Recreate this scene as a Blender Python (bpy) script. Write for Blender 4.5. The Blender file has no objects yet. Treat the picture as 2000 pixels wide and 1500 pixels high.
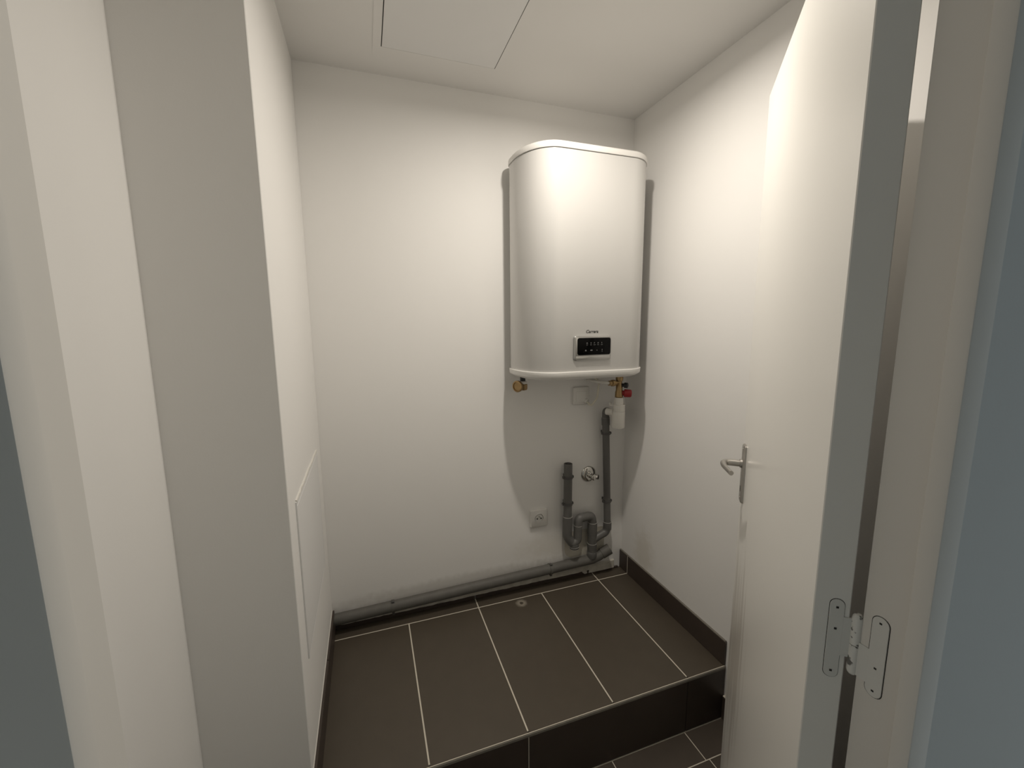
import bpy, bmesh, math, random
from mathutils import Vector, Matrix
random.seed(4)
scene = bpy.context.scene
C = scene.collection

# ------------------------------------------------------------------ camera
CAM_Z = 1.4644
YAW, PITCH, ROLL, FPX = 0.3315, 0.1429, -0.0073, 819.0
def set_camera():
    cy, sy, cp, sp = math.cos(YAW), math.sin(YAW), math.cos(PITCH), math.sin(PITCH)
    fwd = Vector((sy*cp, cy*cp, -sp)); right = Vector((cy, -sy, 0)); up = right.cross(fwd)
    cr, sr = math.cos(ROLL), math.sin(ROLL)
    r2 = right*cr + up*sr; u2 = -right*sr + up*cr
    cam = bpy.data.cameras.new('camera'); o = bpy.data.objects.new('camera', cam); C.objects.link(o)
    cam.sensor_fit = 'HORIZONTAL'; cam.sensor_width = 36.0; cam.lens = FPX/2000*36.0
    cam.clip_start = 0.01; cam.clip_end = 50
    m = Matrix((r2, u2, -fwd)).transposed().to_4x4(); m.translation = (0, 0, CAM_Z)
    o.matrix_world = m
    scene.camera = o
set_camera()

# ------------------------------------------------------------------ world (dim cool daylight reaching the corridor) and exposure
world = bpy.data.worlds.new('world'); scene.world = world; world.use_nodes = True
WB = world.node_tree.nodes['Background']
WB.inputs[0].default_value = (0.62, 0.68, 0.70, 1)
WB.inputs[1].default_value = 0.68
LAMP_POWER = 8.5
LAMP_SPREAD = 177.0
LAMP_COLOR = (1.0, 0.925, 0.825, 1)
vs = scene.view_settings
vs.view_transform = 'Standard'; vs.look = 'None'; vs.gamma = 1.0; vs.use_curve_mapping = False
vs.exposure = 0.0

# ------------------------------------------------------------------ materials
def mat(name, col, rough=0.6, metal=0.0, vary=0.0, vscale=8.0, bump=0.0, bscale=200.0, spec=0.5, coat=0.0):
    m = bpy.data.materials.new(name); m.use_nodes = True
    nt = m.node_tree; b = nt.nodes['Principled BSDF']
    b.inputs['Roughness'].default_value = rough; b.inputs['Metallic'].default_value = metal
    b.inputs['Specular IOR Level'].default_value = spec; b.inputs['Coat Weight'].default_value = coat
    b.inputs['Base Color'].default_value = (*col, 1)
    tc = nt.nodes.new('ShaderNodeTexCoord')
    if vary > 0:
        n = nt.nodes.new('ShaderNodeTexNoise'); n.inputs['Scale'].default_value = vscale; n.inputs['Detail'].default_value = 5
        nt.links.new(tc.outputs['Object'], n.inputs['Vector'])
        mx = nt.nodes.new('ShaderNodeMix'); mx.data_type = 'RGBA'; mx.name = 'vary'
        mx.inputs['A'].default_value = (*[c*(1-vary) for c in col], 1)
        mx.inputs['B'].default_value = (*[min(1, c*(1+vary)) for c in col], 1)
        nt.links.new(n.outputs['Fac'], mx.inputs['Factor'])
        nt.links.new(mx.outputs['Result'], b.inputs['Base Color'])
    if bump > 0:
        n2 = nt.nodes.new('ShaderNodeTexNoise'); n2.inputs['Scale'].default_value = bscale; n2.inputs['Detail'].default_value = 3
        nt.links.new(tc.outputs['Object'], n2.inputs['Vector'])
        bp = nt.nodes.new('ShaderNodeBump'); bp.inputs['Strength'].default_value = bump; bp.inputs['Distance'].default_value = 0.002
        nt.links.new(n2.outputs['Fac'], bp.inputs['Height']); nt.links.new(bp.outputs['Normal'], b.inputs['Normal'])
    return m

def overlay(m, build, col):
    """mix a stain colour over a material: build(nt, position socket) returns a factor socket"""
    nt = m.node_tree; b = nt.nodes['Principled BSDF']
    src = b.inputs['Base Color'].links[0].from_socket if b.inputs['Base Color'].links else None
    geo = nt.nodes.new('ShaderNodeNewGeometry')
    fac = build(nt, geo.outputs['Position'])
    mx = nt.nodes.new('ShaderNodeMix'); mx.data_type = 'RGBA'
    if src: nt.links.new(src, mx.inputs['A'])
    else: mx.inputs['A'].default_value = b.inputs['Base Color'].default_value
    mx.inputs['B'].default_value = (*col, 1)
    nt.links.new(fac, mx.inputs['Factor']); nt.links.new(mx.outputs['Result'], b.inputs['Base Color'])

def mth(nt, op, a, b=None, c=None):
    n = nt.nodes.new('ShaderNodeMath'); n.operation = op; n.use_clamp = False
    for i, v in enumerate((a, b, c)):
        if v is None: continue
        if isinstance(v, (int, float)): n.inputs[i].default_value = v
        else: nt.links.new(v, n.inputs[i])
    return n.outputs[0]

def smooth(nt, v, lo, hi, out0=0.0, out1=1.0):
    n = nt.nodes.new('ShaderNodeMapRange'); n.interpolation_type = 'SMOOTHSTEP'
    n.inputs['From Min'].default_value = lo; n.inputs['From Max'].default_value = hi
    n.inputs['To Min'].default_value = out0; n.inputs['To Max'].default_value = out1
    nt.links.new(v, n.inputs['Value']); return n.outputs['Result']

def ball_mask(center, scale, soft=(0.6, 1.0), amount=1.0, noise=0.0):
    """an ellipsoidal spot in world space, edge broken up by noise"""
    def f(nt, pos):
        s = nt.nodes.new('ShaderNodeVectorMath'); s.operation = 'SUBTRACT'; nt.links.new(pos, s.inputs[0]); s.inputs[1].default_value = center
        d = nt.nodes.new('ShaderNodeVectorMath'); d.operation = 'DIVIDE'; nt.links.new(s.outputs[0], d.inputs[0]); d.inputs[1].default_value = scale
        l = nt.nodes.new('ShaderNodeVectorMath'); l.operation = 'LENGTH'; nt.links.new(d.outputs[0], l.inputs[0])
        v = l.outputs['Value']
        if noise:
            n = nt.nodes.new('ShaderNodeTexNoise'); n.inputs['Scale'].default_value = 40; n.inputs['Detail'].default_value = 4
            nt.links.new(pos, n.inputs['Vector'])
            v = mth(nt, 'ADD', v, mth(nt, 'MULTIPLY', mth(nt, 'SUBTRACT', n.outputs['Fac'], 0.5), noise))
        return smooth(nt, v, soft[0], soft[1], amount, 0.0)
    return f

WALL = (0.885, 0.872, 0.848)
M = {}
M['wall'] = mat('wall_paint', WALL, 0.75, vary=0.012, vscale=3, bump=0.06, bscale=260)
M['wall_back'] = mat('wall_paint_back', WALL, 0.75, vary=0.012, vscale=3, bump=0.06, bscale=260)
M['wall_right'] = mat('wall_paint_right', WALL, 0.75, vary=0.012, vscale=3, bump=0.06, bscale=260)
M['ceiling'] = mat('ceiling_paint', (0.82, 0.807, 0.785), 0.85, vary=0.012, vscale=3, bump=0.06, bscale=260)
M['corridor'] = mat('corridor_paint', (0.68, 0.705, 0.71), 0.8, vary=0.02, vscale=4, bump=0.06, bscale=260)
M['hatch'] = mat('hatch_paint', (0.82, 0.815, 0.805), 0.6, vary=0.01)
M['gap'] = mat('dark_gap', (0.03, 0.028, 0.025), 0.9)
M['tile'] = mat('tile_brown', (0.084, 0.068, 0.050), 0.46, vary=0.10, vscale=14, bump=0.10, bscale=320)
M['tile_ring'] = mat('tile_brown_ring', (0.084, 0.068, 0.050), 0.46, vary=0.10, vscale=14, bump=0.10, bscale=320)
M['tile_low'] = mat('tile_brown_dusty', (0.080, 0.064, 0.050), 0.5, vary=0.22, vscale=9, bump=0.10, bscale=320)
M['skirt'] = mat('tile_skirting', (0.060, 0.045, 0.036), 0.45, vary=0.12, vscale=18, bump=0.08, bscale=300)
M['tile_edge'] = mat('tile_cut_edge', (0.20, 0.185, 0.155), 0.8, vary=0.25, vscale=60)
M['grout'] = mat('grout', (0.70, 0.65, 0.55), 0.9, vary=0.10, vscale=40)
M['grout_dark'] = mat('grout_dark', (0.05, 0.04, 0.032), 0.9, vary=0.10, vscale=40)
M['mortar'] = mat('mortar', (0.60, 0.57, 0.50), 0.95, vary=0.30, vscale=30, bump=0.5, bscale=120)
M['door'] = mat('door_paint', (0.86, 0.845, 0.80), 0.28, vary=0.012, vscale=3, bump=0.03, bscale=180)
M['frame'] = mat('frame_paint', (0.74, 0.715, 0.67), 0.45, vary=0.015, vscale=6, bump=0.05, bscale=90)
M['hinge'] = mat('hinge_painted', (0.72, 0.715, 0.68), 0.45, vary=0.03, vscale=40, bump=0.1, bscale=150)
M['alu'] = mat('brushed_aluminium', (0.46, 0.44, 0.41), 0.38, 0.85, vary=0.06, vscale=50)
M['enamel'] = mat('white_enamel', (0.66, 0.65, 0.63), 0.24, vary=0.006, vscale=5)
M['cap'] = mat('white_plastic_cap', (0.82, 0.805, 0.775), 0.42)
M['seam'] = mat('seam_shadow', (0.35, 0.33, 0.30), 0.8)
M['chrome_bezel'] = mat('silver_bezel', (0.42, 0.415, 0.40), 0.30, 0.85)
M['glass_black'] = mat('black_display', (0.002, 0.002, 0.002), 0.20, spec=0.08)
M['icon'] = mat('grey_print', (0.16, 0.16, 0.16), 0.6)
M['ink'] = mat('dark_print', (0.035, 0.033, 0.03), 0.6)
M['brass'] = mat('brass', (0.36, 0.25, 0.125), 0.38, 0.9, vary=0.2, vscale=40)
M['copper'] = mat('copper', (0.42, 0.20, 0.11), 0.4, 0.9)
M['red'] = mat('red_plastic', (0.30, 0.012, 0.015), 0.4)
M['black'] = mat('black_plastic', (0.012, 0.012, 0.013), 0.4)
M['white'] = mat('white_plastic', (0.78, 0.76, 0.71), 0.42)
M['switch'] = mat('socket_plastic', (0.80, 0.785, 0.75), 0.35)
M['pvc'] = mat('grey_pvc', (0.128, 0.125, 0.118), 0.42, vary=0.10, vscale=20)
M['pvc_cut'] = mat('pvc_glue_ring', (0.42, 0.41, 0.38), 0.5)
M['pvc_old'] = mat('grey_pvc_overpainted', (0.125, 0.12, 0.108), 0.6, vary=0.2, vscale=25, bump=0.2, bscale=80)
M['clip'] = mat('pipe_clip_grey', (0.085, 0.083, 0.08), 0.45)
M['chrome'] = mat('chrome', (0.66, 0.65, 0.62), 0.12, 1.0)
M['patch'] = mat('bare_plaster', (0.66, 0.62, 0.53), 0.95, vary=0.16, vscale=22, bump=0.3, bscale=90)
M['sealant'] = mat('sealant_white', (0.72, 0.70, 0.655), 0.7)
M['cable'] = mat('cable_sheath', (0.70, 0.67, 0.56), 0.5)

def wear(nt, pos):
    n = nt.nodes.new('ShaderNodeTexNoise'); n.inputs['Scale'].default_value = 95; n.inputs['Detail'].default_value = 3
    nt.links.new(pos, n.inputs['Vector']); return smooth(nt, n.outputs['Fac'], 0.60, 0.66, 0.0, 0.9)
M['hinge_worn'] = mat('hinge_worn', (0.78, 0.77, 0.73), 0.4, vary=0.03, vscale=40, bump=0.15, bscale=150)
overlay(M['hinge_worn'], wear, (0.10, 0.095, 0.085))
# marks that belong to the surfaces
overlay(M['wall_right'], ball_mask((1.185, 1.55, 0.38), (0.05, 0.10, 0.16), (0.2, 1.0), 0.26, 0.7), (0.45, 0.38, 0.24))
overlay(M['wall_back'], ball_mask((0.86, 1.732, 0.40), (0.35, 0.05, 0.10), (0.2, 1.0), 0.22, 0.6), (0.48, 0.42, 0.29))
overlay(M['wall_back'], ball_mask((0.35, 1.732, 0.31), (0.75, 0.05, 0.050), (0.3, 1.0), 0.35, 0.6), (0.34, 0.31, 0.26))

# ------------------------------------------------------------------ mesh helpers (all shapes given in world coordinates)
def nb(): return bmesh.new()

def add_box(bm, lo, hi, mi=0):
    vs_ = [bm.verts.new((x, y, z)) for z in (lo[2], hi[2]) for y in (lo[1], hi[1]) for x in (lo[0], hi[0])]
    F = [(0, 2, 3, 1), (4, 5, 7, 6), (0, 1, 5, 4), (2, 6, 7, 3), (0, 4, 6, 2), (1, 3, 7, 5)]
    out = []
    for f in F:
        fc = bm.faces.new([vs_[i] for i in f]); fc.material_index = mi; out.append(fc)
    return vs_, out

def box(lo, hi, bev=0.0, seg=1):
    bm = nb(); add_box(bm, lo, hi)
    if bev: bmesh.ops.bevel(bm, geom=list(bm.edges), offset=bev, segments=seg, profile=0.5, affect='EDGES')
    return bm

def obox(o, ax, ay, az, lo, hi, bev=0.0, seg=1):
    """box in a local frame (origin o, unit axes)"""
    bm = box(lo, hi, bev, seg)
    o, ax, ay, az = map(Vector, (o, ax, ay, az))
    for v in bm.verts: v.co = o + ax*v.co.x + ay*v.co.y + az*v.co.z
    bmesh.ops.recalc_face_normals(bm, faces=list(bm.faces))
    return bm

def frame_of(d):
    d = Vector(d).normalized()
    a = Vector((0, 0, 1)) if abs(d.z) < 0.9 else Vector((1, 0, 0))
    u = d.cross(a).normalized(); v = u.cross(d).normalized()
    return u, v, d

def add_lathe(bm, o, d, prof, n=28, cap0=True, cap1=True):
    """profile [(along, radius)] turned about axis d through o"""
    u, v, d = frame_of(d); o = Vector(o); rings = []
    for t, r in prof:
        rings.append([bm.verts.new(o + d*t + (u*math.cos(2*math.pi*k/n) + v*math.sin(2*math.pi*k/n))*max(r, 1e-5)) for k in range(n)])
    for a, b in zip(rings, rings[1:]):
        for k in range(n): bm.faces.new((a[k], a[(k+1) % n], b[(k+1) % n], b[k]))
    if cap0: bm.faces.new(list(reversed(rings[0])))
    if cap1: bm.faces.new(rings[-1])
    bmesh.ops.recalc_face_normals(bm, faces=list(bm.faces))
    return bm

def lathe(o, d, prof, n=28, cap0=True, cap1=True): return add_lathe(nb(), o, d, prof, n, cap0, cap1)

def round_path(pts, r, n=7):
    pts = [Vector(p) for p in pts]; out = [pts[0]]
    for a, b, c in zip(pts, pts[1:], pts[2:]):
        d1 = (a-b); d2 = (c-b); k = min(r, d1.length*0.49, d2.length*0.49)
        p, q = b + d1.normalized()*k, b + d2.normalized()*k
        for i in range(n+1):
            t = i/n; out.append(p*(1-t)**2 + b*2*t*(1-t) + q*t*t)
    out.append(pts[-1]); return out

def add_tube(bm, path, r, n=20, caps=True):
    path = [Vector(p) for p in path]
    rr = r if isinstance(r, (list, tuple)) else [r]*len(path)
    tang = []
    for i in range(len(path)):
        a = path[max(i-1, 0)]; b = path[min(i+1, len(path)-1)]; tang.append((b-a).normalized())
    u, v, _ = frame_of(tang[0]); rings = []
    for i, p in enumerate(path):
        if i: 
            q = tang[i-1].rotation_difference(tang[i]); u = q @ u; v = q @ v
        rings.append([bm.verts.new(p + (u*math.cos(2*math.pi*k/n) + v*math.sin(2*math.pi*k/n))*rr[i]) for k in range(n)])
    for a, b in zip(rings, rings[1:]):
        for k in range(n): bm.faces.new((a[k], a[(k+1) % n], b[(k+1) % n], b[k]))
    if caps: bm.faces.new(list(reversed(rings[0]))); bm.faces.new(rings[-1])
    bmesh.ops.recalc_face_normals(bm, faces=list(bm.faces))
    return bm

def tube(path, r, n=20, caps=True): return add_tube(nb(), path, r, n, caps)

def rrect(x0, x1, y0, y1, r, n=8):
    """rounded rectangle; r = radius or (bl, br, tr, tl)"""
    if not isinstance(r, (tuple, list)): r = (r,)*4
    out = []
    for (cx, cy, a0), q in zip(((x0, y0, 180), (x1, y0, 270), (x1, y1, 0), (x0, y1, 90)), r):
        sx = 1 if cx == x0 else -1; sy = 1 if cy == y0 else -1
        for i in range(n+1):
            a = math.radians(a0 + 90*i/n); out.append((cx + sx*q + q*math.cos(a), cy + sy*q + q*math.sin(a)))
    return out

def loft(rings, cap0=True, cap1=True):
    bm = nb(); R_ = [[bm.verts.new(p) for p in r] for r in rings]
    n = len(R_[0])
    for a, b in zip(R_, R_[1:]):
        for k in range(n): bm.faces.new((a[k], a[(k+1) % n], b[(k+1) % n], b[k]))
    if cap0: bm.faces.new(list(reversed(R_[0])))
    if cap1: bm.faces.new(R_[-1])
    bmesh.ops.recalc_face_normals(bm, faces=list(bm.faces))
    return bm

def slab(outline, place, t0, t1, bev=0.0):
    """2-D outline extruded from depth t0 to t1 (t1 is the visible side, edges eased by bev); place(a, b, t) -> world"""
    if bev:
        cx = sum(p[0] for p in outline)/len(outline); cy = sum(p[1] for p in outline)/len(outline)
        w = max(abs(p[0]-cx) for p in outline); h = max(abs(p[1]-cy) for p in outline)
        ins = [(cx+(p[0]-cx)*(1-bev/w), cy+(p[1]-cy)*(1-bev/h)) for p in outline]
        s = 1 if t1 > t0 else -1
        return loft([[place(a, b, t0) for a, b in outline], [place(a, b, t1-s*bev) for a, b in outline], [place(a, b, t1) for a, b in ins]])
    return loft([[place(a, b, t0) for a, b in outline], [place(a, b, t1) for a, b in outline]])

def prism_z(outline, z0, z1): return slab(outline, lambda a, b, t: (a, b, t), z0, z1)

ROOT = {}
def wloc(o):
    v = Vector((0, 0, 0))
    while o is not None: v += o.location; o = o.parent
    return v

def obj(name, bm, m, parent=None, smooth_angle=35, origin=None):
    """link bm (world coordinates) as ONE mesh object, child of parent"""
    base = wloc(parent) if parent else Vector((0, 0, 0))
    org = Vector(origin) if origin is not None else (base if parent else None)
    if org is None:
        xs = [v.co for v in bm.verts]
        org = Vector(((min(v.x for v in xs)+max(v.x for v in xs))/2, (min(v.y for v in xs)+max(v.y for v in xs))/2, min(v.z for v in xs)))
    for v in bm.verts: v.co -= org
    me = bpy.data.meshes.new(name); bm.to_mesh(me); bm.free()
    for k in (m if isinstance(m, (list, tuple)) else [m]): me.materials.append(M[k] if isinstance(k, str) else k)
    o = bpy.data.objects.new(name, me); C.objects.link(o)
    o.parent = parent; o.location = org - base
    if smooth_angle:
        me.shade_smooth()
        try: me.set_sharp_from_angle(angle=math.radians(smooth_angle))
        except Exception: pass
    return o

def copy_at(o, loc, parent):
    c = o.copy(); C.objects.link(c); c.parent = parent; c.location = Vector(loc) - wloc(parent); return c

def tag(o, label=None, cat=None, group=None, kind=None):
    if label: o['label'] = label
    if cat: o['category'] = cat
    if group: o['group'] = group
    if kind: o['kind'] = kind
    return o

def thing(name, loc, label, cat, kind=None, group=None):
    o = bpy.data.objects.new(name, None); C.objects.link(o); o.location = loc; o.empty_display_size = 0.05
    return tag(o, label, cat, group, kind)

# ------------------------------------------------------------------ dimensions
XL, XR, YB = -0.193, 1.185, 1.732        # shaft wall, right wall, back wall
XS, YS = -0.42, 1.05                     # recessed side wall left of the doorway, front of the shaft
YP, ZP = 1.057, 0.2151                   # platform front and top
ZC = 2.363
Y1, YSTOP, Y2 = 0.246, 0.263, 0.3117     # doorway: corridor face, door stop, closet face
SL, SR = -0.150, 0.560                   # stops; rebates are 15 mm deeper
ZD = 2.045

# ------------------------------------------------------------------ the setting
bm = nb(); add_box(bm, (XS-0.3, -1.25, -0.10), (XR+0.15, YP+0.01, -0.0010)); floor = obj('floor', bm, 'grout', None, 0)
tag(floor, 'lower floor of dark brown tiles in front of the raised step', 'floor', kind='structure')
# lower floor tiles: rows 0.303 deep, columns 0.303 wide running the other way in front of the step
def floor_tile(x0, x1, y0, y1, z, m, parent, th=0.009, name='floor_tile'):
    return obj(name, box((x0, y0, z-th), (x1, y1, z), 0.0006), m, parent, 0, origin=((x0+x1)/2, (y0+y1)/2, z-th))
g = 0.0017
xj = [-0.50, -0.198, 0.105, 0.406, 0.708, 1.009, 1.185]
for a, b in zip(xj, xj[1:]):
    floor_tile(max(a, XS)+g, b-g, 0.9435+g, YP-0.011, 0.0, 'tile_low', floor)
xk = [-0.42, -0.04, 0.559, 1.022, 1.185]
for a, b in zip(xk, xk[1:]):
    floor_tile(a+g, b-g, 0.641+g, 0.9435-g, 0.0, 'tile_low', floor)
    floor_tile(a+g, b-g, 0.338+g, 0.641-g, 0.0, 'tile_low', floor)

plat = obj('floor_platform', box((XL-0.02, YP-0.001+0.002, -0.01), (XR+0.02, YB+0.05, ZP-0.0009)), 'grout', None, 0)
tag(plat, 'raised step tiled in dark brown under the water heater', 'floor', kind='structure')
gp = 0.0024
cols = [XL, 0.105, 0.408, 0.711, 1.014, XR]
for i, (a, b) in enumerate(zip(cols, cols[1:])):
    floor_tile(a+gp, b-gp, YP-0.005, YP+0.607-gp, ZP, 'tile_ring' if i == 2 else 'tile', plat)
for a, b in ((XL, 0.408), (0.408, 1.014), (1.014, XR)):
    floor_tile(a+gp, b-gp, YP+0.607+gp, YB-0.001, ZP, 'tile', plat)
# cut edge of the tiles along the nose of the step, then the riser tiles below it
obj('nosing_grout', box((XL+0.003, YP-0.0072, ZP-0.006), (XR-0.003, YP-0.0050, ZP-0.0004)), 'grout', plat, 0)
obj('nosing_edge', loft([[(x, YP-0.0072, ZP-0.0006), (x, YP-0.0098, ZP-0.0036), (x, YP-0.0104, ZP-0.0105), (x, YP-0.003, ZP-0.0105)] for x in (XL+0.003, XR-0.003)]), 'tile_edge', plat, 0)
for a, b in ((XL, 0.408), (0.408, 1.014), (1.014, XR)):
    obj('riser_tile', box((a+0.0016, YP-0.0085, 0.001), (b-0.0016, YP+0.001, ZP-0.0115), 0.001), 'skirt', plat, 0)
obj('riser_grout', box((0.4055, YP-0.0070, 0.001), (0.4105, YP-0.002, ZP-0.012)), 'grout', plat, 0)
obj('riser_joint', box((1.0125, YP-0.0070, 0.001), (1.0155, YP-0.002, ZP-0.012)), 'gap', plat, 0)
def ring_mask(nt, pos):
    s = nt.nodes.new('ShaderNodeVectorMath'); s.operation = 'SUBTRACT'; nt.links.new(pos, s.inputs[0]); s.inputs[1].default_value = (0.598, 1.628, ZP)
    l = nt.nodes.new('ShaderNodeVectorMath'); l.operation = 'LENGTH'; nt.links.new(s.outputs[0], l.inputs[0])
    n = nt.nodes.new('ShaderNodeTexNoise'); n.inputs['Scale'].default_value = 60; nt.links.new(pos, n.inputs['Vector'])
    v = mth(nt, 'ADD', l.outputs['Value'], mth(nt, 'MULTIPLY', mth(nt, 'SUBTRACT', n.outputs['Fac'], 0.5), 0.012))
    return mth(nt, 'MULTIPLY', smooth(nt, v, 0.006, 0.011), smooth(nt, v, 0.012, 0.032, 0.62, 0.0))
overlay(M['tile_ring'], ring_mask, (0.42, 0.38, 0.31))

tag(obj('wall_back', box((XL-0.3, YB, -0.1), (XR+0.12, YB+0.1, ZC+0.1)), 'wall_back', None, 0), 'white painted back wall behind the water heater', 'wall', kind='structure')
tag(obj('wall_right', box((XR, Y2-0.06, -0.1), (XR+0.1, YB, ZC+0.1)), 'wall_right', None, 0), 'white painted wall right of the water heater behind the open door', 'wall', kind='structure')
tag(obj('wall_left', box((XS-0.10, YS, -0.1), (XL, YB, ZC+0.1), 0.0015), 'wall', None, 0), 'boxed-in white shaft wall with the low access hatch', 'wall', kind='structure')
tag(obj('wall_side', box((XS-0.10, Y2-0.06, -0.1), (XS, YS, ZC+0.1)), 'wall', None, 0), 'white side wall strip between door frame and shaft', 'wall', kind='structure')
# front partition with the doorway: corridor face cool grey, closet face white
bm = nb()
for lo, hi in (((XS-1.6, Y1, -0.1), (SL-0.020, Y2-0.001, ZC+0.1)), ((SR+0.020, Y1, -0.1), (XR+1.6, Y2-0.001, ZC+0.1)), ((SL-0.020, Y1, ZD+0.022), (SR+0.020, Y2-0.001, ZC+0.1))):
    _, fs = add_box(bm, lo, hi)
    fs[2].material_index = 1
tag(obj('wall_front', bm, ['wall', 'corridor'], None, 0), 'partition wall around the doorway, dim blue-grey on the corridor side', 'wall', kind='structure')
tag(obj('wall_corridor', box((XS-1.6, -1.25, -0.1), (XR+1.6, -1.15, ZC+0.1)), 'corridor', None, 0), 'far wall of the corridor behind the viewer', 'wall', kind='structure')
tag(obj('wall_light_blocker', box((XS-1.6, -1.15, -0.1), (XS-1.5, Y1, ZC+0.1)), 'corridor', None, 0), 'added unseen wall blocking daylight at the left end of the corridor', 'wall', kind='structure')  # out-of-view wall added so daylight enters the corridor only from the right
tag(obj('ceiling', box((XS-0.1, Y2-0.06, ZC), (XR+0.1, YB+0.1, ZC+0.1)), 'ceiling', None, 0), 'white closet ceiling with an access hatch', 'ceiling', kind='structure')
tag(obj('ceiling_corridor', box((XS-1.6, -1.25, ZC+0.02), (XR+1.6, Y1, ZC+0.12)), 'corridor', None, 0), 'corridor ceiling outside the doorway', 'ceiling', kind='structure')

# skirting
bbr = thing('baseboard_right', (XR, YB, ZP), 'dark brown tile skirting along the right wall above the step', 'skirting', 'structure')
TB = 0.0095
for y0, y1 in ((1.6625, YB-0.002), (YP-0.006, 1.6585)):
    t = obj('skirting_tile', box((XR-TB, y0, ZP+0.001), (XR, y1, ZP+0.0945), 0.001), 'skirt', bbr, 0)
obj('grout_joint', box((XR-TB+0.001, 1.6585, ZP+0.001), (XR, 1.6625, ZP+0.0935)), 'grout', bbr, 0)
obj('top_bead', box((XR-TB+0.001, YP-0.004, ZP+0.0945), (XR, YB-0.002, ZP+0.0970), 0.001), 'tile_edge', bbr, 0)
bbl = thing('baseboard_left', (XL, YB, ZP), 'dark brown tile skirting at the foot of the shaft wall', 'skirting', 'structure')
for y0, y1 in ((1.450, YB-0.012), (YP-0.006, 1.4465)):
    obj('skirting_tile', box((XL, y0, ZP+0.001), (XL+TB, y1, ZP+0.0945), 0.001), 'skirt', bbl, 0)
obj('top_bead', box((XL, YP-0.004, ZP+0.0945), (XL+0.0026, YB-0.012, ZP+0.0970), 0.0006), 'sealant', bbl, 0)
bbk = thing('baseboard_back', (0.4, YB, ZP), 'low dark skirting with rough mortar top along the back wall under the pipe', 'skirting', 'structure')
for x0, x1 in ((XL+0.011, 0.406), (0.410, 1.012), (1.016, 1.165)):
    obj('skirting_tile', box((x0, YB-TB, ZP+0.001), (x1, YB, ZP+(0.021 if x0 < 1 else 0.008)), 0.001), 'skirt', bbk, 0)
# rough mortar fillet on top of it
bm = nb(); N = 70; rings = []
for i in range(N+1):
    x = XL+0.011 + (1.140-(XL+0.011))*i/N
    f = i/N; top = 0.0275 + 0.020*f + random.uniform(-0.002, 0.002); base = 0.0205 if f < 0.87 else 0.006
    yf = YB - 0.0085 - random.uniform(0, 0.003)
    rings.append([(x, YB, ZP+base), (x, yf, ZP+base+random.uniform(-0.001, 0.0005)), (x, yf+0.001, ZP+top-0.003), (x, YB-0.004, ZP+top), (x, YB, ZP+top)])
bm.free(); obj('mortar_fillet', loft(rings), 'mortar', bbk, 25)
bbf = thing('baseboard_low', (XR, 0.9, 0), 'dark brown tile skirting at lower floor level beside the step', 'skirting', 'structure')
obj('skirting_tile', box((XR-TB, 0.33, 0.001), (XR, YP-0.0105, 0.092), 0.001), 'skirt', bbf, 0)
obj('top_bead', box((XR-TB+0.001, 0.33, 0.092), (XR, YP-0.0105, 0.096), 0.001), 'grout', bbf, 0)

# door frame (steel, painted): two jambs and head, stop proud of the rebate
fr = thing('trim_1', (SR, Y2, 0), 'pale beige painted steel door frame around the doorway', 'door frame', 'structure')
def jamb_outline(s, x):
    # s=+1 right jamb, -1 left jamb ; outline from corridor flange to closet flange
    p = [(0.034, -0.0025), (0.002, -0.0025), (0.0005, -0.0020), (0, -0.0005), (0, YSTOP-Y1-0.004), (0.0006, YSTOP-Y1-0.0012), (0.0022, YSTOP-Y1), (0.013, YSTOP-Y1), (0.0145, YSTOP-Y1+0.001), (0.015, YSTOP-Y1+0.003),
         (0.015, Y2-Y1-0.001), (0.0158, Y2-Y1+0.0008), (0.018, Y2-Y1+0.0015), (0.048, Y2-Y1+0.0015), (0.048, Y2-Y1-0.0005), (0.0205, Y2-Y1-0.0005), (0.0205, 0.0), (0.034, 0.0)]
    return [(x + s*a, Y1 + b) for a, b in p]
for s, x in ((1, SR), (-1, SL)):
    obj('jamb', prism_z(jamb_outline(s, x), 0.0, ZD+0.02), 'frame', fr, 25)
bm = nb(); add_box(bm, (SL-0.034, Y1-0.0025, ZD-0.012), (SR+0.034, YSTOP, ZD+0.05)); add_box(bm, (SL-0.034, YSTOP, ZD+0.004), (SR+0.034, Y2+0.0015, ZD+0.05))
obj('head', bm, 'frame', fr, 0)

# ------------------------------------------------------------------ the open door
PHI = math.radians(41.3)
D = Vector((math.sin(PHI), math.cos(PHI), 0)); NRM = Vector((-math.cos(PHI), math.sin(PHI), 0)); ZU = Vector((0, 0, 1))
PIN = Vector((0.5765, 0.3185, 0))
BC = Vector((0.571, 0.3245, 0))            # door corner next to the hinge pin
DT, DW = 0.040, 0.730
AC = BC + NRM*DT                           # corner of the face we see
door = thing('door_1', (PIN.x, PIN.y, 0), 'white flush door standing open into the closet', 'door', 'structure')
obj('leaf', obox(BC, D, NRM, ZU, (0, 0, 0.008), (DW, DT, ZD), 0.0012), 'door', door, 0)
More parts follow.
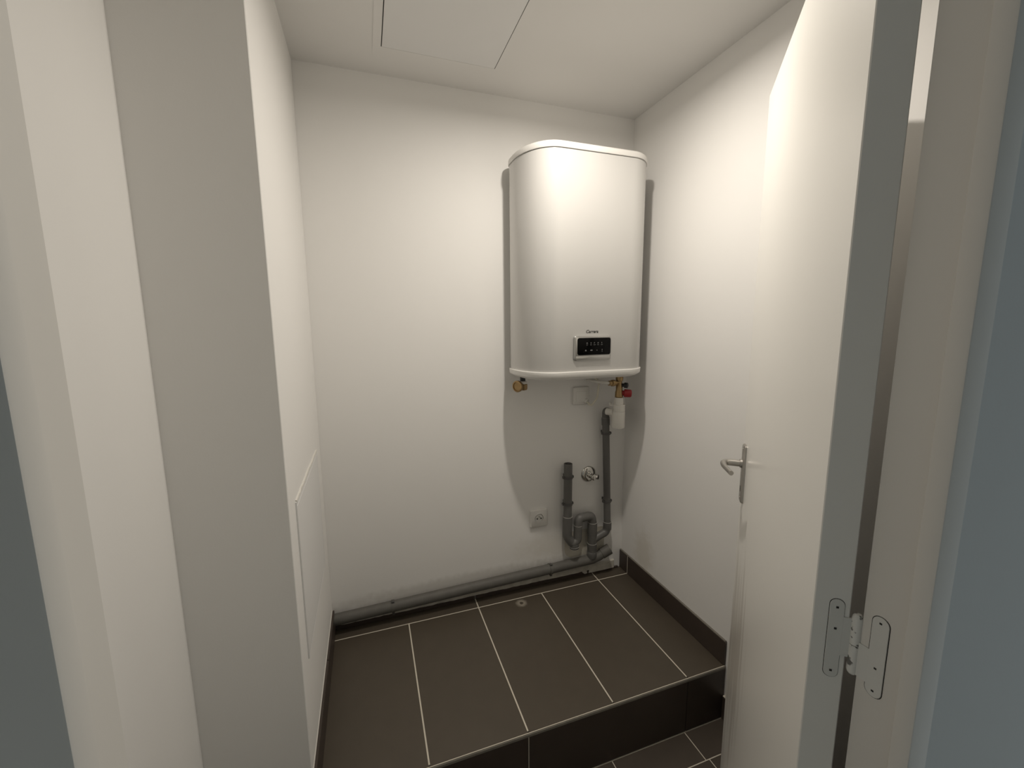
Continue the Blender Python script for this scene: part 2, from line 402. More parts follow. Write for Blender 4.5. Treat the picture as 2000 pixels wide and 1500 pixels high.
# scuffs and smears on the door face
def door_mask(s, z, ds, dz, amt, noise=0.8):
    c = AC + D*s
    def f(nt, pos):
        sub = nt.nodes.new('ShaderNodeVectorMath'); sub.operation = 'SUBTRACT'; nt.links.new(pos, sub.inputs[0]); sub.inputs[1].default_value = (c.x, c.y, z)
        dd = nt.nodes.new('ShaderNodeVectorMath'); dd.operation = 'DOT_PRODUCT'; nt.links.new(sub.outputs[0], dd.inputs[0]); dd.inputs[1].default_value = D
        dz_ = nt.nodes.new('ShaderNodeVectorMath'); dz_.operation = 'DOT_PRODUCT'; nt.links.new(sub.outputs[0], dz_.inputs[0]); dz_.inputs[1].default_value = (0, 0, 1)
        a = mth(nt, 'POWER', mth(nt, 'ABSOLUTE', mth(nt, 'DIVIDE', dd.outputs['Value'], ds)), 2.0)
        b = mth(nt, 'POWER', mth(nt, 'ABSOLUTE', mth(nt, 'DIVIDE', dz_.outputs['Value'], dz)), 2.0)
        l = mth(nt, 'SQRT', mth(nt, 'ADD', a, b))
        mp = nt.nodes.new('ShaderNodeMapping'); mp.inputs['Scale'].default_value = (45, 45, 3.0); nt.links.new(pos, mp.inputs['Vector'])
        n = nt.nodes.new('ShaderNodeTexNoise'); n.inputs['Scale'].default_value = 1.0; n.inputs['Detail'].default_value = 3; nt.links.new(mp.outputs[0], n.inputs['Vector'])
        l = mth(nt, 'ADD', l, mth(nt, 'MULTIPLY', mth(nt, 'SUBTRACT', n.outputs['Fac'], 0.5), noise))
        return smooth(nt, l, 0.3, 1.0, amt, 0.0)
    return f
overlay(M['door'], door_mask(0.62, 0.52, 0.16, 0.34, 0.45, 2.6), (0.36, 0.31, 0.25))
overlay(M['door'], door_mask(0.70, 0.42, 0.03, 0.30, 0.35, 2.0), (0.30, 0.26, 0.21))
overlay(M['door'], door_mask(0.676, 0.915, 0.012, 0.030, 0.35, 1.0), (0.30, 0.27, 0.23))
# lever handle on its long plate
hx = 0.683
def dp(s, n, z): return AC + D*s + NRM*n + ZU*z
pl = slab(rrect(-0.019, 0.019, 0.955, 1.123, 0.008), lambda a, b, t: dp(hx+a, t, b), -0.0005, 0.0075, 0.003)
plate = obj('handle_plate', pl, 'alu', door, 40); plate['label'] = 'long brushed metal handle plate'
obj('keyhole', slab(rrect(-0.004, 0.004, 0.985, 1.003, 0.0035), lambda a, b, t: dp(hx+a, t, b), 0.006, 0.0078), 'gap', plate, 0)
for z in (0.968, 1.110):
    obj('screw', lathe(dp(hx, 0.0070, z), NRM, [(0, 0.0034), (0.0010, 0.0032), (0.0012, 0.0)], 12), 'alu', plate, 40)
zl = 1.068
path = round_path([dp(hx, 0.004, zl), dp(hx, 0.054, zl), dp(hx-0.040, 0.058, zl+0.002), dp(hx-0.110, 0.045, zl+0.004)], 0.030, 10)
lev = obj('lever', tube(path, [0.0095 - 0.0032*(k/(len(path)-1))**1.5 for k in range(len(path))], 20), 'alu', door, 45); lev['label'] = 'curved metal lever'
obj('collar', lathe(dp(hx, 0.007, zl), NRM, [(0, 0.0125), (0.006, 0.0120), (0.007, 0.0095)], 24), 'alu', lev, 40)
# the same set on the other face
pl2 = slab(rrect(-0.019, 0.019, 0.955, 1.123, 0.008), lambda a, b, t: dp(hx+a, -DT-t, b), -0.0005, 0.0075, 0.003)
obj('handle_plate', pl2, 'alu', door, 40)
path = round_path([dp(hx, -DT-0.004, zl), dp(hx, -DT-0.046, zl), dp(hx-0.112, -DT-0.046, zl+0.004)], 0.022, 8)
obj('lever', tube(path, 0.009, 20), 'alu', door, 45)
# hinge: leaf let into the door edge, leaf on the frame rebate, knuckle on the pin
EV = -NRM                                   # across the door edge, from the seen face towards the pin
def edge_pt(a, b, t): return BC + NRM*a - D*t + ZU*b      # a: distance from pin-side corner, t: proud of the edge
def leaf_outline(a0, a1, z0, z1, zt0, zt1, tab):
    r = 0.0095; out = []
    mid = (a0+a1)/2; r = (a1-a0)/2
    for i in range(11): t = math.pi*i/10; out.append((mid + r*math.cos(t), z1 - r + r*math.sin(t)))
    for i in range(11): t = math.pi + math.pi*i/10; out.append((mid + r*math.cos(t), z0 + r + r*math.sin(t)))
    return out
hd = obj('hinge_leaf', slab(leaf_outline(0.0065, 0.0225, 0.996, 1.108, 0, 0, 0), edge_pt, -0.001, 0.0012, 0.0004), 'hinge', door, 30)
hd['label'] = 'painted steel hinge leaf set in the door edge'
obj('hinge_tab', slab([(0.0072, 1.030), (0.0072, 1.085), (-0.003, 1.085), (-0.003, 1.030)], edge_pt, -0.001, 0.0011), 'hinge', hd, 0)
obj('reveal_line', slab([(a*1.06-0.0008, 1.052+(b-1.052)*1.012) for a, b in leaf_outline(0.0065, 0.0225, 0.996, 1.108, 0, 0, 0)], edge_pt, -0.001, 0.0003), 'gap', hd, 0)
for z in (1.097, 1.067, 1.006):
    s_ = obj('screw', lathe(edge_pt(0.0145, z, 0.0010), -D, [(0, 0.0030), (0.0004, 0.0028), (0.0005, 0.0)], 12), 'hinge', hd, 40)
    obj('screw_slot', obox(edge_pt(0.0145, z, 0.0015), NRM, ZU, -D, (-0.0014, -0.0014, -0.0004), (0.0014, 0.0014, 0.0003)), 'gap', hd, 0)
kn = obj('hinge_knuckle', lathe((PIN.x, PIN.y, 1.0515), ZU, [(0, 0.0062), (0.036, 0.0062), (0.039, 0.0055), (0.0415, 0.0035), (0.042, 0.0)], 22, True, False), 'hinge_worn', door, 40)
def fr_pt(a, b, t): return Vector((SR+0.015-t, a, b))
lf = obj('hinge_leaf', slab(leaf_outline(0.2838, 0.3018, 0.999, 1.107, 0, 0, 0), fr_pt, -0.001, 0.0012, 0.0004), 'hinge', fr, 30)
lf['label'] = 'painted steel hinge leaf on the frame rebate'
obj('hinge_tab', slab([(0.300, 1.012), (0.300, 1.058), (0.3165, 1.058), (0.3165, 1.012)], fr_pt, -0.001, 0.0011), 'hinge', lf, 0)
obj('reveal_line', slab([(0.2928+(a-0.2928)*1.09, 1.053+(b-1.053)*1.012) for a, b in leaf_outline(0.2838, 0.3018, 0.999, 1.107, 0, 0, 0)], fr_pt, -0.001, 0.0003), 'gap', lf, 0)
for z in (1.099, 1.038, 1.007):
    obj('screw_slot', slab([(0.2928-0.0014, z-0.0012), (0.2928+0.0014, z-0.0012), (0.2928+0.0014, z+0.0012), (0.2928-0.0014, z+0.0012)], fr_pt, 0, 0.0014), 'gap', lf, 0)
obj('hinge_knuckle', lathe((PIN.x, PIN.y, 1.0505), -ZU, [(0, 0.0062), (0.036, 0.0062), (0.039, 0.0055), (0.0415, 0.0035), (0.042, 0.0)], 22, True, False), 'hinge_worn', fr, 40)

# ------------------------------------------------------------------ water heater
HX0, HX1, HY0, HY1 = 0.568, 1.120, 1.445, 1.715
def hring(z, o, n=20):
    rx, ry = max(0.125-o, 0.01), max(0.170-o, 0.01); rr = max(0.06-o, 0.008)
    x0, x1, y0, y1 = HX0+o, HX1-o, HY0+o, HY1-o; out = []
    for cx, cy, ax, ay, a0 in ((x0+rx, y0+ry, rx, ry, 180), (x1-rx, y0+ry, rx, ry, 270), (x1-rr, y1-rr, rr, rr, 0), (x0+rr, y1-rr, rr, rr, 90)):
        for i in range(n+1):
            a = math.radians(a0 + 90*i/n); out.append((cx + ax*math.cos(a), cy + ay*math.sin(a), z))
    return out
wh = thing('water_heater', (0.838, HY1, 1.25), 'large white flat electric water heater hung on the back wall', 'water heater')
obj('body', loft([hring(1.272, 0.002), hring(1.276, 0), hring(2.081, 0), hring(2.0815, 0.005), hring(2.086, 0.005)]), 'enamel', wh, 30)
obj('top_cap', loft([hring(2.0835, 0.004), hring(2.0835, -0.0035), hring(2.086, -0.0045), hring(2.098, -0.0042), hring(2.103, -0.0025), hring(2.107, 0.002), hring(2.110, 0.010), hring(2.1115, 0.025), hring(2.112, 0.05)]), 'cap', wh, 40)
obj('bottom_cap', loft([hring(1.2790, 0.0), hring(1.2790, -0.0045), hring(1.2775, -0.0058), hring(1.2745, -0.0058), hring(1.2600, -0.0042), hring(1.2580, -0.0025), hring(1.2500, 0.010), hring(1.2440, 0.030), hring(1.2430, 0.05)]), 'cap', wh, 40)
for x in (0.70, 0.976):
    obj('wall_bracket', box((x-0.03, HY1-0.002, 1.80), (x+0.03, YB-0.0005, 1.95), 0.002), 'white', wh, 0)
# control panel
def fp(a, b, t): return (a, HY0 - t, b)
pn = obj('control_panel', slab(rrect(0.746, 0.907, 1.3205, 1.4155, 0.010), fp, -0.001, 0.010, 0.004), 'chrome_bezel', wh, 40)
pn['label'] = 'silver framed control panel'
dsp = obj('display', slab(rrect(0.759, 0.9045, 1.3425, 1.4085, 0.0085), fp, 0.009, 0.0112, 0.0008), 'glass_black', pn, 40)
obj('flap', slab(rrect(0.752, 0.904, 1.3225, 1.3395, 0.005), fp, 0.008, 0.0108, 0.0015), 'chrome_bezel', pn, 40)
# small grey symbols printed on the display, row by row
def icon_part(name, shapes):
    bm = nb()
    for sh in shapes:
        a = [bm.verts.new(fp(x, z, 0.0110)) for x, z in sh]; b = [bm.verts.new(fp(x, z, 0.0115)) for x, z in sh]
        n = len(sh); bm.faces.new(b)
        for k in range(n): bm.faces.new((a[k], a[(k+1) % n], b[(k+1) % n], b[k]))
    bmesh.ops.recalc_face_normals(bm, faces=list(bm.faces)); obj(name, bm, 'icon', pn, 0)
def px_x(p): return 0.759 + (p-1127.5)*0.002246
def rc(x, z, w, h): return [(x-w/2, z-h/2), (x+w/2, z-h/2), (x+w/2, z+h/2), (x-w/2, z+h/2)]
row = [px_x(p) for p in (1145.7, 1153.2, 1160.1, 1167.0, 1174.3)]
z1, z1b, z2 = 1.3885, 1.3815, 1.3605
icon_part('mode_icons', [[(row[0]-0.003, z1-0.002), (row[0]+0.003, z1-0.002), (row[0]+0.003, z1), (row[0], z1+0.0025), (row[0]-0.003, z1)],
    rc(row[1], z1, 0.003, 0.0045), [(row[2]-0.002, z1-0.003), (row[2]+0.0015, z1+0.001), (row[2]+0.0005, z1+0.003), (row[2]-0.002, z1+0.001)],
    [(row[3]-0.003, z1-0.001), (row[3], z1-0.003), (row[3]+0.003, z1+0.001), (row[3], z1+0.003)], rc(row[4], z1, 0.0022, 0.006)])
icon_part('mode_words', [rc(x, z1b, w, 0.0016) for x, w in zip(row, (0.006, 0.007, 0.009, 0.007, 0.008))])
b2 = [px_x(p) for p in (1143.3, 1154.3, 1165.0, 1175.3)]
icon_part('button_icons', [[(b2[0]-0.0032, z2-0.003), (b2[0]+0.0032, z2-0.003), (b2[0]+0.0032, z2), (b2[0], z2+0.0034), (b2[0]-0.0032, z2)],
    rc(b2[1], z2, 0.0095, 0.0042), [(b2[2]-0.0025, z2-0.001), (b2[2], z2+0.002), (b2[2]+0.0025, z2-0.001), (b2[2]+0.0015, z2-0.002), (b2[2], z2), (b2[2]-0.0015, z2-0.002)],
    rc(b2[3], z2+0.001, 0.0022, 0.0055), rc(b2[3], z2-0.0055, 0.005, 0.0010)])
# brand lettering above the panel
def lettering(name, text, x0, width, z, y, m, parent, shear=0.28):
    cu = bpy.data.curves.new(name, 'FONT'); cu.body = text; cu.size = 1.0; cu.shear = shear; cu.offset = 0.028; cu.extrude = 0.02
    tmp = bpy.data.objects.new(name, cu); C.objects.link(tmp)
    dg = bpy.context.evaluated_depsgraph_get(); me = bpy.data.meshes.new_from_object(tmp.evaluated_get(dg))
    bpy.data.objects.remove(tmp); bpy.data.curves.remove(cu)
    xs = [v.co.x for v in me.vertices]; k = width/(max(xs)-min(xs)); mn = min(xs)
    base = wloc(parent)
    for v in me.vertices: v.co = Vector((x0 + (v.co.x-mn)*k, y - (v.co.z*0.008), z + v.co.y*k)) - base
    me.name = name; me.materials.append(M[m]); o = bpy.data.objects.new(name, me); C.objects.link(o); o.parent = parent; return o
lettering('brand_lettering', 'Carrera', 0.801, 0.053, 1.4265, HY0-0.0001, 'ink', wh)
# water connections under the heater
CX_, CY_ = 1.072, 1.62
HXc, HYc = 0.618, 1.655
obj('cold_connection', lathe((CX_, CY_, 1.246), -ZU, [(0, 0.0125), (0.026, 0.0125)], 22), 'copper', wh, 40)
obj('hot_connection', lathe((HXc, HYc, 1.246), -ZU, [(0, 0.0115), (0.024, 0.0115)], 22), 'black', wh, 40)

# safety group on the cold side
sv = thing('safety_valve', (CX_, CY_, 1.125), 'brass safety valve with red knob under the right end of the heater', 'valve')
obj('body', lathe((CX_, CY_, 1.2245), -ZU, [(0, 0.0165), (0.018, 0.0165), (0.020, 0.0125), (0.034, 0.0125), (0.038, 0.0150), (0.062, 0.0150), (0.072, 0.0175), (0.092, 0.0185), (0.096, 0.0150)], 24), 'brass', sv, 35)
inl = obj('inlet', lathe((CX_-0.010, CY_, 1.196), (-1, -0.15, 0.04), [(0, 0.0105), (0.018, 0.0105), (0.019, 0.0150), (0.034, 0.0150), (0.035, 0.0115), (0.050, 0.0115)], 8), 'brass', sv, 20)
inl['label'] = 'brass inlet with hexagonal nut'
obj('inlet_pipe', tube(round_path([(CX_-0.055, CY_-0.006, 1.198), (CX_-0.085, CY_+0.002, 1.202), (CX_-0.10, 1.69, 1.202), (CX_-0.10, YB-0.001, 1.202)], 0.02), 0.0075, 16), 'white', sv, 40)
bk = obj('drain_cap', lathe((CX_+0.010, CY_-0.008, 1.186), (0.62, -0.78, 0.0), [(0, 0.008), (0.010, 0.008), (0.011, 0.0125), (0.024, 0.0125), (0.026, 0.010), (0.0265, 0.0)], 20, True, False), 'black', sv, 35)
bk['label'] = 'round black cap'
rk = obj('relief_knob', lathe((CX_+0.012, CY_-0.006, 1.149), (0.86, -0.51, -0.03), [(0, 0.012), (0.008, 0.012), (0.009, 0.0185), (0.036, 0.0175), (0.041, 0.0150), (0.0425, 0.008), (0.043, 0.0)], 24, True, False), 'red', sv, 35)
rk['label'] = 'dark red round knob'

# white tundish siphon below the valve
sp = thing('siphon_trap', (CX_, CY_, 0.985), 'white plastic siphon cup hanging below the brass safety valve', 'siphon')
obj('funnel_neck', lathe((CX_, CY_, 1.1290), -ZU, [(0, 0.0190), (0.004, 0.0205), (0.026, 0.0215), (0.033, 0.0215)], 26), 'white', sp, 35)
obj('upper_cup', lathe((CX_+0.0015, CY_, 1.0975), -ZU, [(0, 0.0250), (0.002, 0.0270), (0.030, 0.0270), (0.0315, 0.0255)], 30), 'white', sp, 35)
obj('lower_cup', lathe((CX_-0.0010, CY_, 1.0670), -ZU, [(0, 0.0265), (0.002, 0.0300), (0.072, 0.0300), (0.079, 0.0270), (0.0815, 0.018), (0.082, 0.0)], 30, True, False), 'white', sp, 35)
obj('outlet_arm', tube([(CX_-0.018, CY_+0.012, 1.058), (CX_-0.034, CY_+0.044, 1.058)], 0.0165, 20), 'white', sp, 40)
obj('vent_spout', tube([(CX_-0.012, CY_+0.010, 1.090), (CX_-0.028, CY_+0.026, 1.090), (CX_-0.028, CY_+0.026, 1.104)], 0.006, 12), 'white', sp, 40)

# hot side fitting
hf = thing('hot_water_union', (HXc, HYc, 1.18), 'brass elbow fitting under the left end of the heater', 'fitting')
obj('collar', lathe((HXc, HYc, 1.2225), -ZU, [(0, 0.0150), (0.003, 0.0180), (0.010, 0.0180), (0.012, 0.0160)], 22), 'white', hf, 35)
obj('nut', lathe((HXc, HYc, 1.2105), -ZU, [(0, 0.0170), (0.002, 0.0200), (0.020, 0.0200), (0.026, 0.0170)], 6), 'brass', hf, 20)
eb = Vector((-0.80, -0.58, 0.0)).normalized()
e0 = Vector((HXc, HYc, 1.2045))
obj('elbow', tube([e0 + eb*0.006, e0 + eb*0.030, e0 + eb*0.036], [0.0135, 0.0135, 0.0150], 22), 'brass', hf, 40)
cp = obj('end_disc', lathe(e0 + eb*0.030, eb, [(0, 0.0210), (0.003, 0.0240), (0.012, 0.0245), (0.014, 0.0230), (0.015, 0.0185), (0.011, 0.0175), (0.0105, 0.0)], 28, True, False), 'brass', hf, 35)
cp['label'] = 'round brass end facing out'

# ------------------------------------------------------------------ grey drain pipework on the back wall
YPp = 1.694
dr = thing('drain_pipework', (0.99, YPp, 0.26), 'dark grey plastic drain pipes with a bent trap on the back wall', 'drain pipe')
R40, R32 = 0.0200, 0.0168
def ring(center, d, r, w, m, parent, name='glue_ring'):
    return obj(name, lathe(Vector(center) - Vector(d).normalized()*w/2, d, [(0, r-0.002), (0, r), (w, r), (w, r-0.002)], 26, False, False), m, parent, 30)
# standpipe, open at the top
XA = 0.857
bm = nb(); add_lathe(bm, (XA, YPp, 0.545), ZU, [(0, R40), (0.272, R40), (0.272, R40-0.0025), (0.06, R40-0.0025), (0.06, 0.0)], 28, True, False)
st = obj('standpipe', bm, 'pvc', dr, 35); st['label'] = 'upright open-topped standpipe'
# trap: down, U bend, up, arch, down
X2, X3 = 0.909, 0.992
obj('trap_inlet', tube(round_path([(XA, YPp, 0.556), (XA, YPp, 0.452), (XA+0.022, YPp-0.006, 0.424)], 0.03), 0.0222, 26), 'pvc', dr, 40)
obj('trap_bend', tube(round_path([(XA+0.018, YPp-0.005, 0.430), (X2-0.026, YPp-0.012, 0.420), (X2-0.002, YPp-0.010, 0.434), (X2, YPp-0.008, 0.512)], 0.022), 0.0200, 26), 'pvc', dr, 40)
pg = obj('clean_out_plug', lathe((XA+0.031, YPp-0.010, 0.430), (0.05, -0.05, -1), [(0, 0.0205), (0.012, 0.0205), (0.013, 0.0230), (0.034, 0.0225), (0.036, 0.019)], 26), 'pvc', dr, 35)
obj('trap_arch', tube(round_path([(X2, YPp-0.008, 0.500), (X2+0.004, YPp-0.006, 0.540), (X2+0.036, YPp-0.003, 0.541), (X3-0.006, YPp, 0.541), (X3, YPp, 0.500)], 0.034, 10), 0.0205, 26), 'pvc', dr, 40)
dn = obj('down_leg', lathe((X3, YPp, 0.322), ZU, [(0, 0.0225), (0.052, 0.0225), (0.053, 0.0235), (0.075, 0.0235), (0.076, 0.0222), (0.128, 0.0222), (0.129, 0.0232), (0.182, 0.0232), (0.184, 0.0205)], 28), 'pvc', dr, 35)
br = obj('branch', tube(round_path([(X3+0.004, YPp, 0.412), (1.034, YPp, 0.430), (1.072, YPp, 0.442), (1.076, YPp, 0.492)], 0.030), 0.0190, 24), 'pvc', dr, 40)
obj('branch_socket', lathe((1.0755, YPp, 0.455), ZU, [(0, 0.0195), (0.002, 0.0205), (0.038, 0.0205), (0.039, 0.0170)], 26), 'pvc', dr, 35)
rp = obj('riser_pipe', tube(round_path([(1.0755, YPp, 0.480), (1.0640, YPp, 0.75), (1.0500, YPp-0.002, 1.022), (1.0470, YPp-0.006, 1.056), (1.0440, CY_+0.036, 1.058)], 0.026, 8), R32, 24), 'pvc', dr, 40)
rp['label'] = 'thin riser pipe from the siphon cup'
obj('riser_socket', lathe((1.0520, YPp-0.001, 0.985), (-0.045, -0.005, 1), [(0, 0.0172), (0.001, 0.0196), (0.034, 0.0196), (0.035, 0.0172)], 26), 'pvc', dr, 35)
for c, d, r in (((XA, YPp, 0.557), ZU, 0.0226), ((X2, YPp-0.008, 0.508), ZU, 0.0213), ((X3, YPp, 0.5055), ZU, 0.0236), ((X3, YPp, 0.3975), ZU, 0.0239), ((1.0753, YPp, 0.4945), ZU, 0.0210), ((XA+0.0325, YPp-0.0118, 0.4045), (0.05, -0.05, -1), 0.0234)):
    ring(c, d, r, 0.0016, 'pvc_cut', dr)
ring((1.0510, YPp-0.001, 1.021), ZU, 0.0200, 0.0014, 'pvc_cut', dr)
# collector low along the wall, falling to the left, with an upturned open end at the right
YC_ = 1.7005
cpth = [(XL+0.001, YC_, 0.2800), (0.25, YC_, 0.2900), (0.92, YC_, 0.3065), (0.995, YC_-0.002, 0.3090), (1.030, YC_-0.004, 0.3190), (1.066, YC_-0.006, 0.3370)]
col = obj('collector', tube(cpth, 0.0228, 26), 'pvc_old', dr, 40); col['label'] = 'low collector pipe with old paint on it'
end = Vector((1.066, YC_-0.006, 0.3370)); ed = Vector((0.87, -0.10, 0.42)).normalized()
bm = nb(); add_lathe(bm, end - ed*0.020, ed, [(0, 0.0228), (0.001, 0.0262), (0.048, 0.0262), (0.048, 0.0232), (0.018, 0.0228), (0.018, 0.0)], 28, True, False)
obj('open_socket', bm, 'pvc_old', dr, 35)
obj('saddle', lathe((X3, YPp, 0.324), ZU, [(0, 0.0232), (0.004, 0.0240), (0.030, 0.0240), (0.032, 0.0228)], 26), 'pvc', dr, 35)
# clips
def clip(c, d, r, parent=dr, ear=(1, 0, 0)):
    d = Vector(d).normalized(); c = Vector(c); e = Vector(ear).normalized()
    o = obj('pipe_clip', lathe(c - d*0.006, d, [(0, r), (0, r+0.0030), (0.012, r+0.0030), (0.012, r), (0, r)], 26, False, False), 'clip', parent, 30)
    wdir = Vector((0, 1, 0))
    for s in (1, -1):
        obj('ear', obox(c + e*s*(r+0.0015), e*s, wdir, d, (0, -0.006, -0.0055), (0.0065, 0.006, 0.0055), 0.001), 'clip', o, 0)
    obj('foot', obox(c + wdir*(r+0.001), e, wdir, d, (-0.007, 0, -0.006), (0.007, YB-(c.y+r+0.0012), 0.006), 0.0), 'clip', o, 0)
    return o
clip((XA, YPp, 0.752), ZU, R40); clip((XA, YPp, 0.622), ZU, R40)
clip((1.0565, YPp-0.001, 0.945), (-0.03, 0, 1), R32); c4 = clip((1.0705, YPp, 0.603), (-0.03, 0, 1), R32)
for x in (0.046, 0.772):
    z = 0.2900 + (x-0.25)*0.0246
    o = obj('pipe_clip', lathe((x-0.006, YC_, z), (1, 0, 0), [(0, 0.0228), (0, 0.0255), (0.012, 0.0255), (0.012, 0.0228), (0, 0.0228)], 26, False, False), 'pvc_old', dr, 30)
    obj('clip_screw', obox((x, YC_-0.006, z+0.026), (1, 0, 0), (0, 1, 0), ZU, (-0.0055, -0.009, -0.003), (0.0055, 0.003, 0.004), 0.001), 'clip', o, 0)
    obj('clip_foot', obox((x, YC_-0.004, z-0.026), (1, 0, 0), (0, 1, 0), ZU, (-0.005, -0.009, -0.006), (0.005, 0.012, 0.003), 0.001), 'clip', o, 0)
# bare plaster left around the trap
pt = slab(rrect(0.862, 1.083, 0.318, 0.455, (0.045, 0.020, 0.02, 0.02), 6), lambda a, b, t: (a, YB-t, b), 0.0, 0.0008)
pto = obj('plaster_patch', pt, 'patch', bpy.data.objects['wall_back'], 0)

# ------------------------------------------------------------------ washing machine tap
tp = thing('machine_tap', (0.986, YB, 0.735), 'small chrome appliance tap on a round wall rose beside the pipes', 'tap')
TC = Vector((0.986, YB, 0.738))
obj('wall_rose', lathe(TC, (0, -1, 0), [(0, 0.0400), (0.003, 0.0395), (0.007, 0.0340), (0.010, 0.0240), (0.011, 0.0165)], 34), 'chrome', tp, 50)
obj('body', lathe(TC + Vector((0, -0.009, 0)), (0, -1, 0), [(0, 0.0145), (0.012, 0.0145), (0.013, 0.0115), (0.026, 0.0115), (0.030, 0.0135), (0.048, 0.0135), (0.050, 0.010)], 22), 'chrome', tp, 35)
nd = Vector((0.62, -0.78, -0.02)).normalized(); n0 = TC + Vector((0.002, -0.034, 0.001))
nz = obj('outlet', lathe(n0, nd, [(0, 0.0095), (0.010, 0.0095), (0.011, 0.0125), (0.016, 0.0125), (0.017, 0.0110), (0.019, 0.0122), (0.021, 0.0110), (0.023, 0.0122), (0.025, 0.0110), (0.030, 0.0115), (0.030, 0.0065), (0.020, 0.0060), (0.020, 0.0)], 22, True, False), 'chrome', tp, 35)
obj('bore', lathe(n0 + nd*0.0212, nd, [(0, 0.0058), (0.0006, 0.0058)], 16), 'gap', nz, 0)
hd_ = obj('handle', obox(TC + Vector((-0.006, -0.040, 0.012)), Vector((-0.75, -0.35, 0.56)).normalized(), Vector((0.42, -0.91, 0)).normalized(), Vector((0.51, 0.235, 0.827)).normalized(), (-0.004, -0.005, -0.0035), (0.018, 0.005, 0.0035), 0.002, 2), 'chrome', tp, 40)

# ------------------------------------------------------------------ socket outlet and cable outlet
def wp(a, b, t): return (a, YB - t, b)
so = thing('power_socket', (0.722, YB, 0.513), 'white square power socket low on the back wall beside the pipes', 'socket')
obj('plate', slab(rrect(0.680, 0.765, 0.514, 0.599, 0.006), wp, 0.0, 0.0115, 0.0022), 'switch', so, 40)
sc = Vector((0.722, YB-0.0115, 0.5575))
well = obj('well', lathe((0.722, YB-0.0110, 0.5575), (0, -1, 0), [(0, 0.0195), (0.0009, 0.0190), (0.0009, 0.0)], 32, False, False), 'switch', so, 40)
well['label'] = 'round recessed socket face'
obj('rim', lathe((0.722, YB-0.0113, 0.5575), (0, -1, 0), [(0, 0.0240), (0.0016, 0.0235), (0.0020, 0.0225), (0.0016, 0.0212), (0.0002, 0.0205), (0.0002, 0.0)], 36, False, False), 'switch', so, 40)
for x in (-0.0095, 0.0095):
    obj('pin_hole', lathe((sc.x+x, YB-0.0122, sc.z-0.001), (0, -1, 0), [(0, 0.0032), (0.0016, 0.0032)], 14), 'gap', well, 0)
obj('earth_pin', lathe((sc.x, YB-0.0120, sc.z+0.0095), (0, -1, 0), [(0, 0.0026), (0.011, 0.0026), (0.013, 0.0012)], 12), 'chrome', well, 40)

co = thing('cable_outlet', (0.934, YB, 1.087), 'white square cable outlet plate under the heater', 'outlet')
obj('plate', slab(rrect(0.893, 0.976, 1.087, 1.170, 0.006), wp, 0.0, 0.0140, 0.0022), 'switch', co, 40)
obj('inner_cover', slab(rrect(0.907, 0.962, 1.100, 1.150, 0.004), wp, 0.0130, 0.0165, 0.001), 'switch', co, 40)
obj('cable_entry', lathe((0.957, YB-0.009, 1.106), (0.35, -0.85, -0.4), [(0, 0.0125), (0.010, 0.0120), (0.014, 0.0075)], 20), 'switch', co, 40)
cb = obj('power_cable', tube(round_path([(0.959, YB-0.016, 1.103), (0.966, YB-0.045, 1.082), (0.994, YB-0.055, 1.120), (0.992, YB-0.070, 1.205), (0.955, YB-0.085, 1.222), (0.930, YB-0.095, 1.247)], 0.03, 8), 0.0042, 12), 'cable', co, 40)
cb['label'] = 'off-white power cable going up to the heater'

# ------------------------------------------------------------------ access hatches
def lp(a, b, t): return (XL + t, a, b)
wa = thing('wall_hatch', (XL, 1.37, 0.575), 'white square access hatch low in the shaft wall', 'hatch')
Y0h, Y1h, Z0h, Z1h = 1.132, 1.602, 0.580, 1.020
FWD = 0.0018
bm = nb()
for a0, a1, b0, b1 in ((Y0h, Y1h, Z1h-0.010, Z1h), (Y0h, Y1h, Z0h, Z0h+0.004), (Y0h, Y0h+0.004, Z0h+0.004, Z1h-0.010), (Y1h-0.006, Y1h, Z0h+0.004, Z1h-0.010)):
    add_box(bm, (XL, a0, b0), (XL+0.0035, a1, b1))
obj('frame', bm, 'hatch', wa, 0)
obj('shadow_gap', box((XL, Y0h+0.004, Z0h+0.004), (XL+0.0004, Y1h-0.006, Z1h-0.010)), 'gap', wa, 0)
obj('panel', box((XL+0.0004, Y0h+0.0072, Z0h+0.0055), (XL+0.0034, Y1h-0.0075, Z1h-0.0125), 0.0006), 'hatch', wa, 0)
rings = []
for i in range(41):
    y = Y0h + 0.004 + (Y1h-Y0h-0.008)*i/40; a = random.uniform(0.0025, 0.006); t = random.uniform(0.0038, 0.0052)
    rings.append([(XL, y, Z1h-0.001), (XL+t, y, Z1h-0.0005), (XL+t*0.8, y, Z1h+a), (XL, y, Z1h+a+0.001)])
obj('chipped_edge', loft(rings), 'sealant', wa, 20)
ca = thing('ceiling_hatch', (0.288, 1.37, ZC), 'flush white square access hatch in the ceiling', 'hatch')
X0c, X1c, Y0c, Y1c = 0.069, 0.508, 1.150, 1.590
bm = nb()
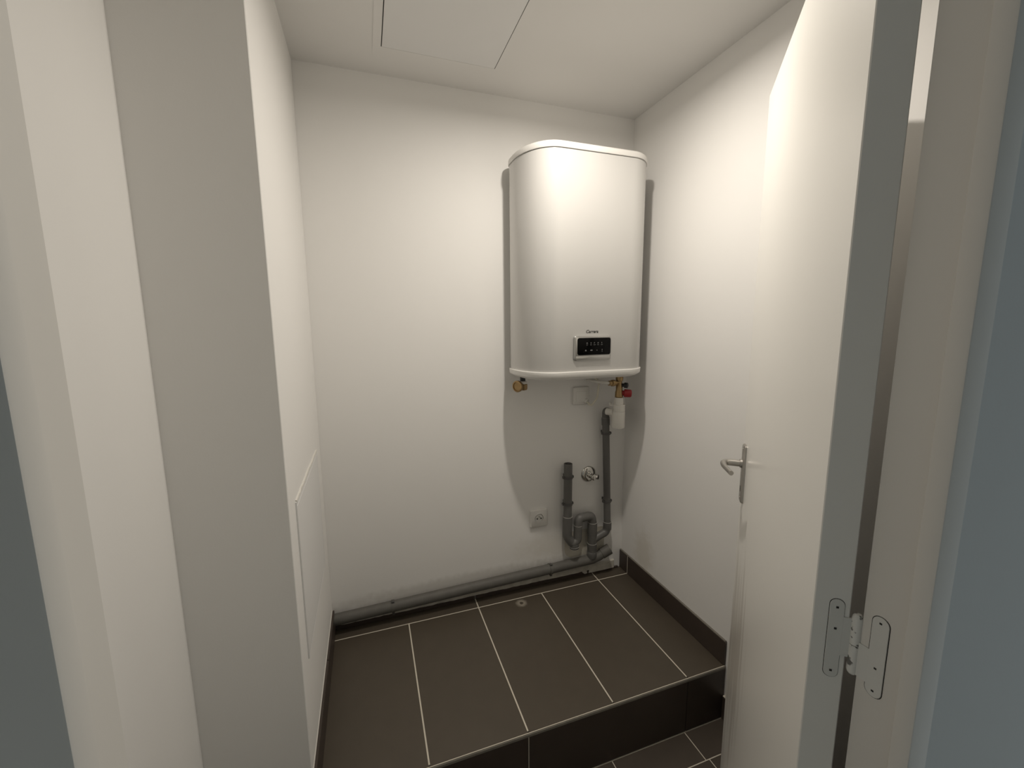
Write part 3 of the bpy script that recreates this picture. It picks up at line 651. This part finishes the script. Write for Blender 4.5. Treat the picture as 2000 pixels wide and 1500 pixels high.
for a0, a1, b0, b1 in ((X0c, X0c+0.0255, Y0c, Y1c), (X1c-0.0255, X1c, Y0c, Y1c), (X0c+0.0255, X1c-0.0255, Y0c, Y0c+0.0255), (X0c+0.0255, X1c-0.0255, Y1c-0.0255, Y1c)):
    add_box(bm, (a0, b0, ZC-0.0016), (a1, b1, ZC+0.0))
obj('frame', bm, 'ceiling', ca, 0)
obj('shadow_gap', box((X0c+0.0255, Y0c+0.0255, ZC-0.0003), (X1c-0.0255, Y1c-0.0255, ZC)), 'gap', ca, 0)
obj('panel', box((X0c+0.0285, Y0c+0.0275, ZC-0.0017), (X1c-0.0275, Y1c-0.0262, ZC-0.0003), 0.0004), 'hatch', ca, 0)

# ------------------------------------------------------------------ ceiling lamp (just above the picture)
LX, LY = 0.60, 1.055
la = thing('ceiling_lamp', (LX, LY, ZC), 'small spot bulb on the closet ceiling in front of the heater', 'lamp')
obj('ceiling_rose', lathe((LX, LY, ZC), -ZU, [(0, 0.0215), (0.006, 0.0205), (0.008, 0.016), (0.010, 0.012)], 28), 'white', la, 40)
obj('reflector', lathe((LX, LY, ZC-0.008), -ZU, [(0, 0.012), (0.014, 0.014), (0.034, 0.0225), (0.042, 0.0245), (0.0445, 0.0245), (0.0445, 0.0230)], 28), 'white', la, 40)
em = bpy.data.materials.new('lamp_glow'); em.use_nodes = True
nt = em.node_tree; nt.nodes.clear(); e = nt.nodes.new('ShaderNodeEmission'); oo = nt.nodes.new('ShaderNodeOutputMaterial')
e.inputs[0].default_value = LAMP_COLOR; e.inputs[1].default_value = 12.0; nt.links.new(e.outputs[0], oo.inputs[0])
M['glow'] = em
obj('lens', lathe((LX, LY, ZC-0.0515), -ZU, [(0, 0.0230), (0.001, 0.0225), (0.0012, 0.0)], 24, True, False), 'glow', la, 60)
ld = bpy.data.lights.new('lamp_light', 'AREA'); ld.shape = 'DISK'; ld.size = 0.045; ld.energy = LAMP_POWER; ld.color = LAMP_COLOR[:3]; ld.spread = math.radians(LAMP_SPREAD)
lo = bpy.data.objects.new('lamp_light', ld); C.objects.link(lo); lo.parent = la; lo.location = (0, 0, -0.0535)
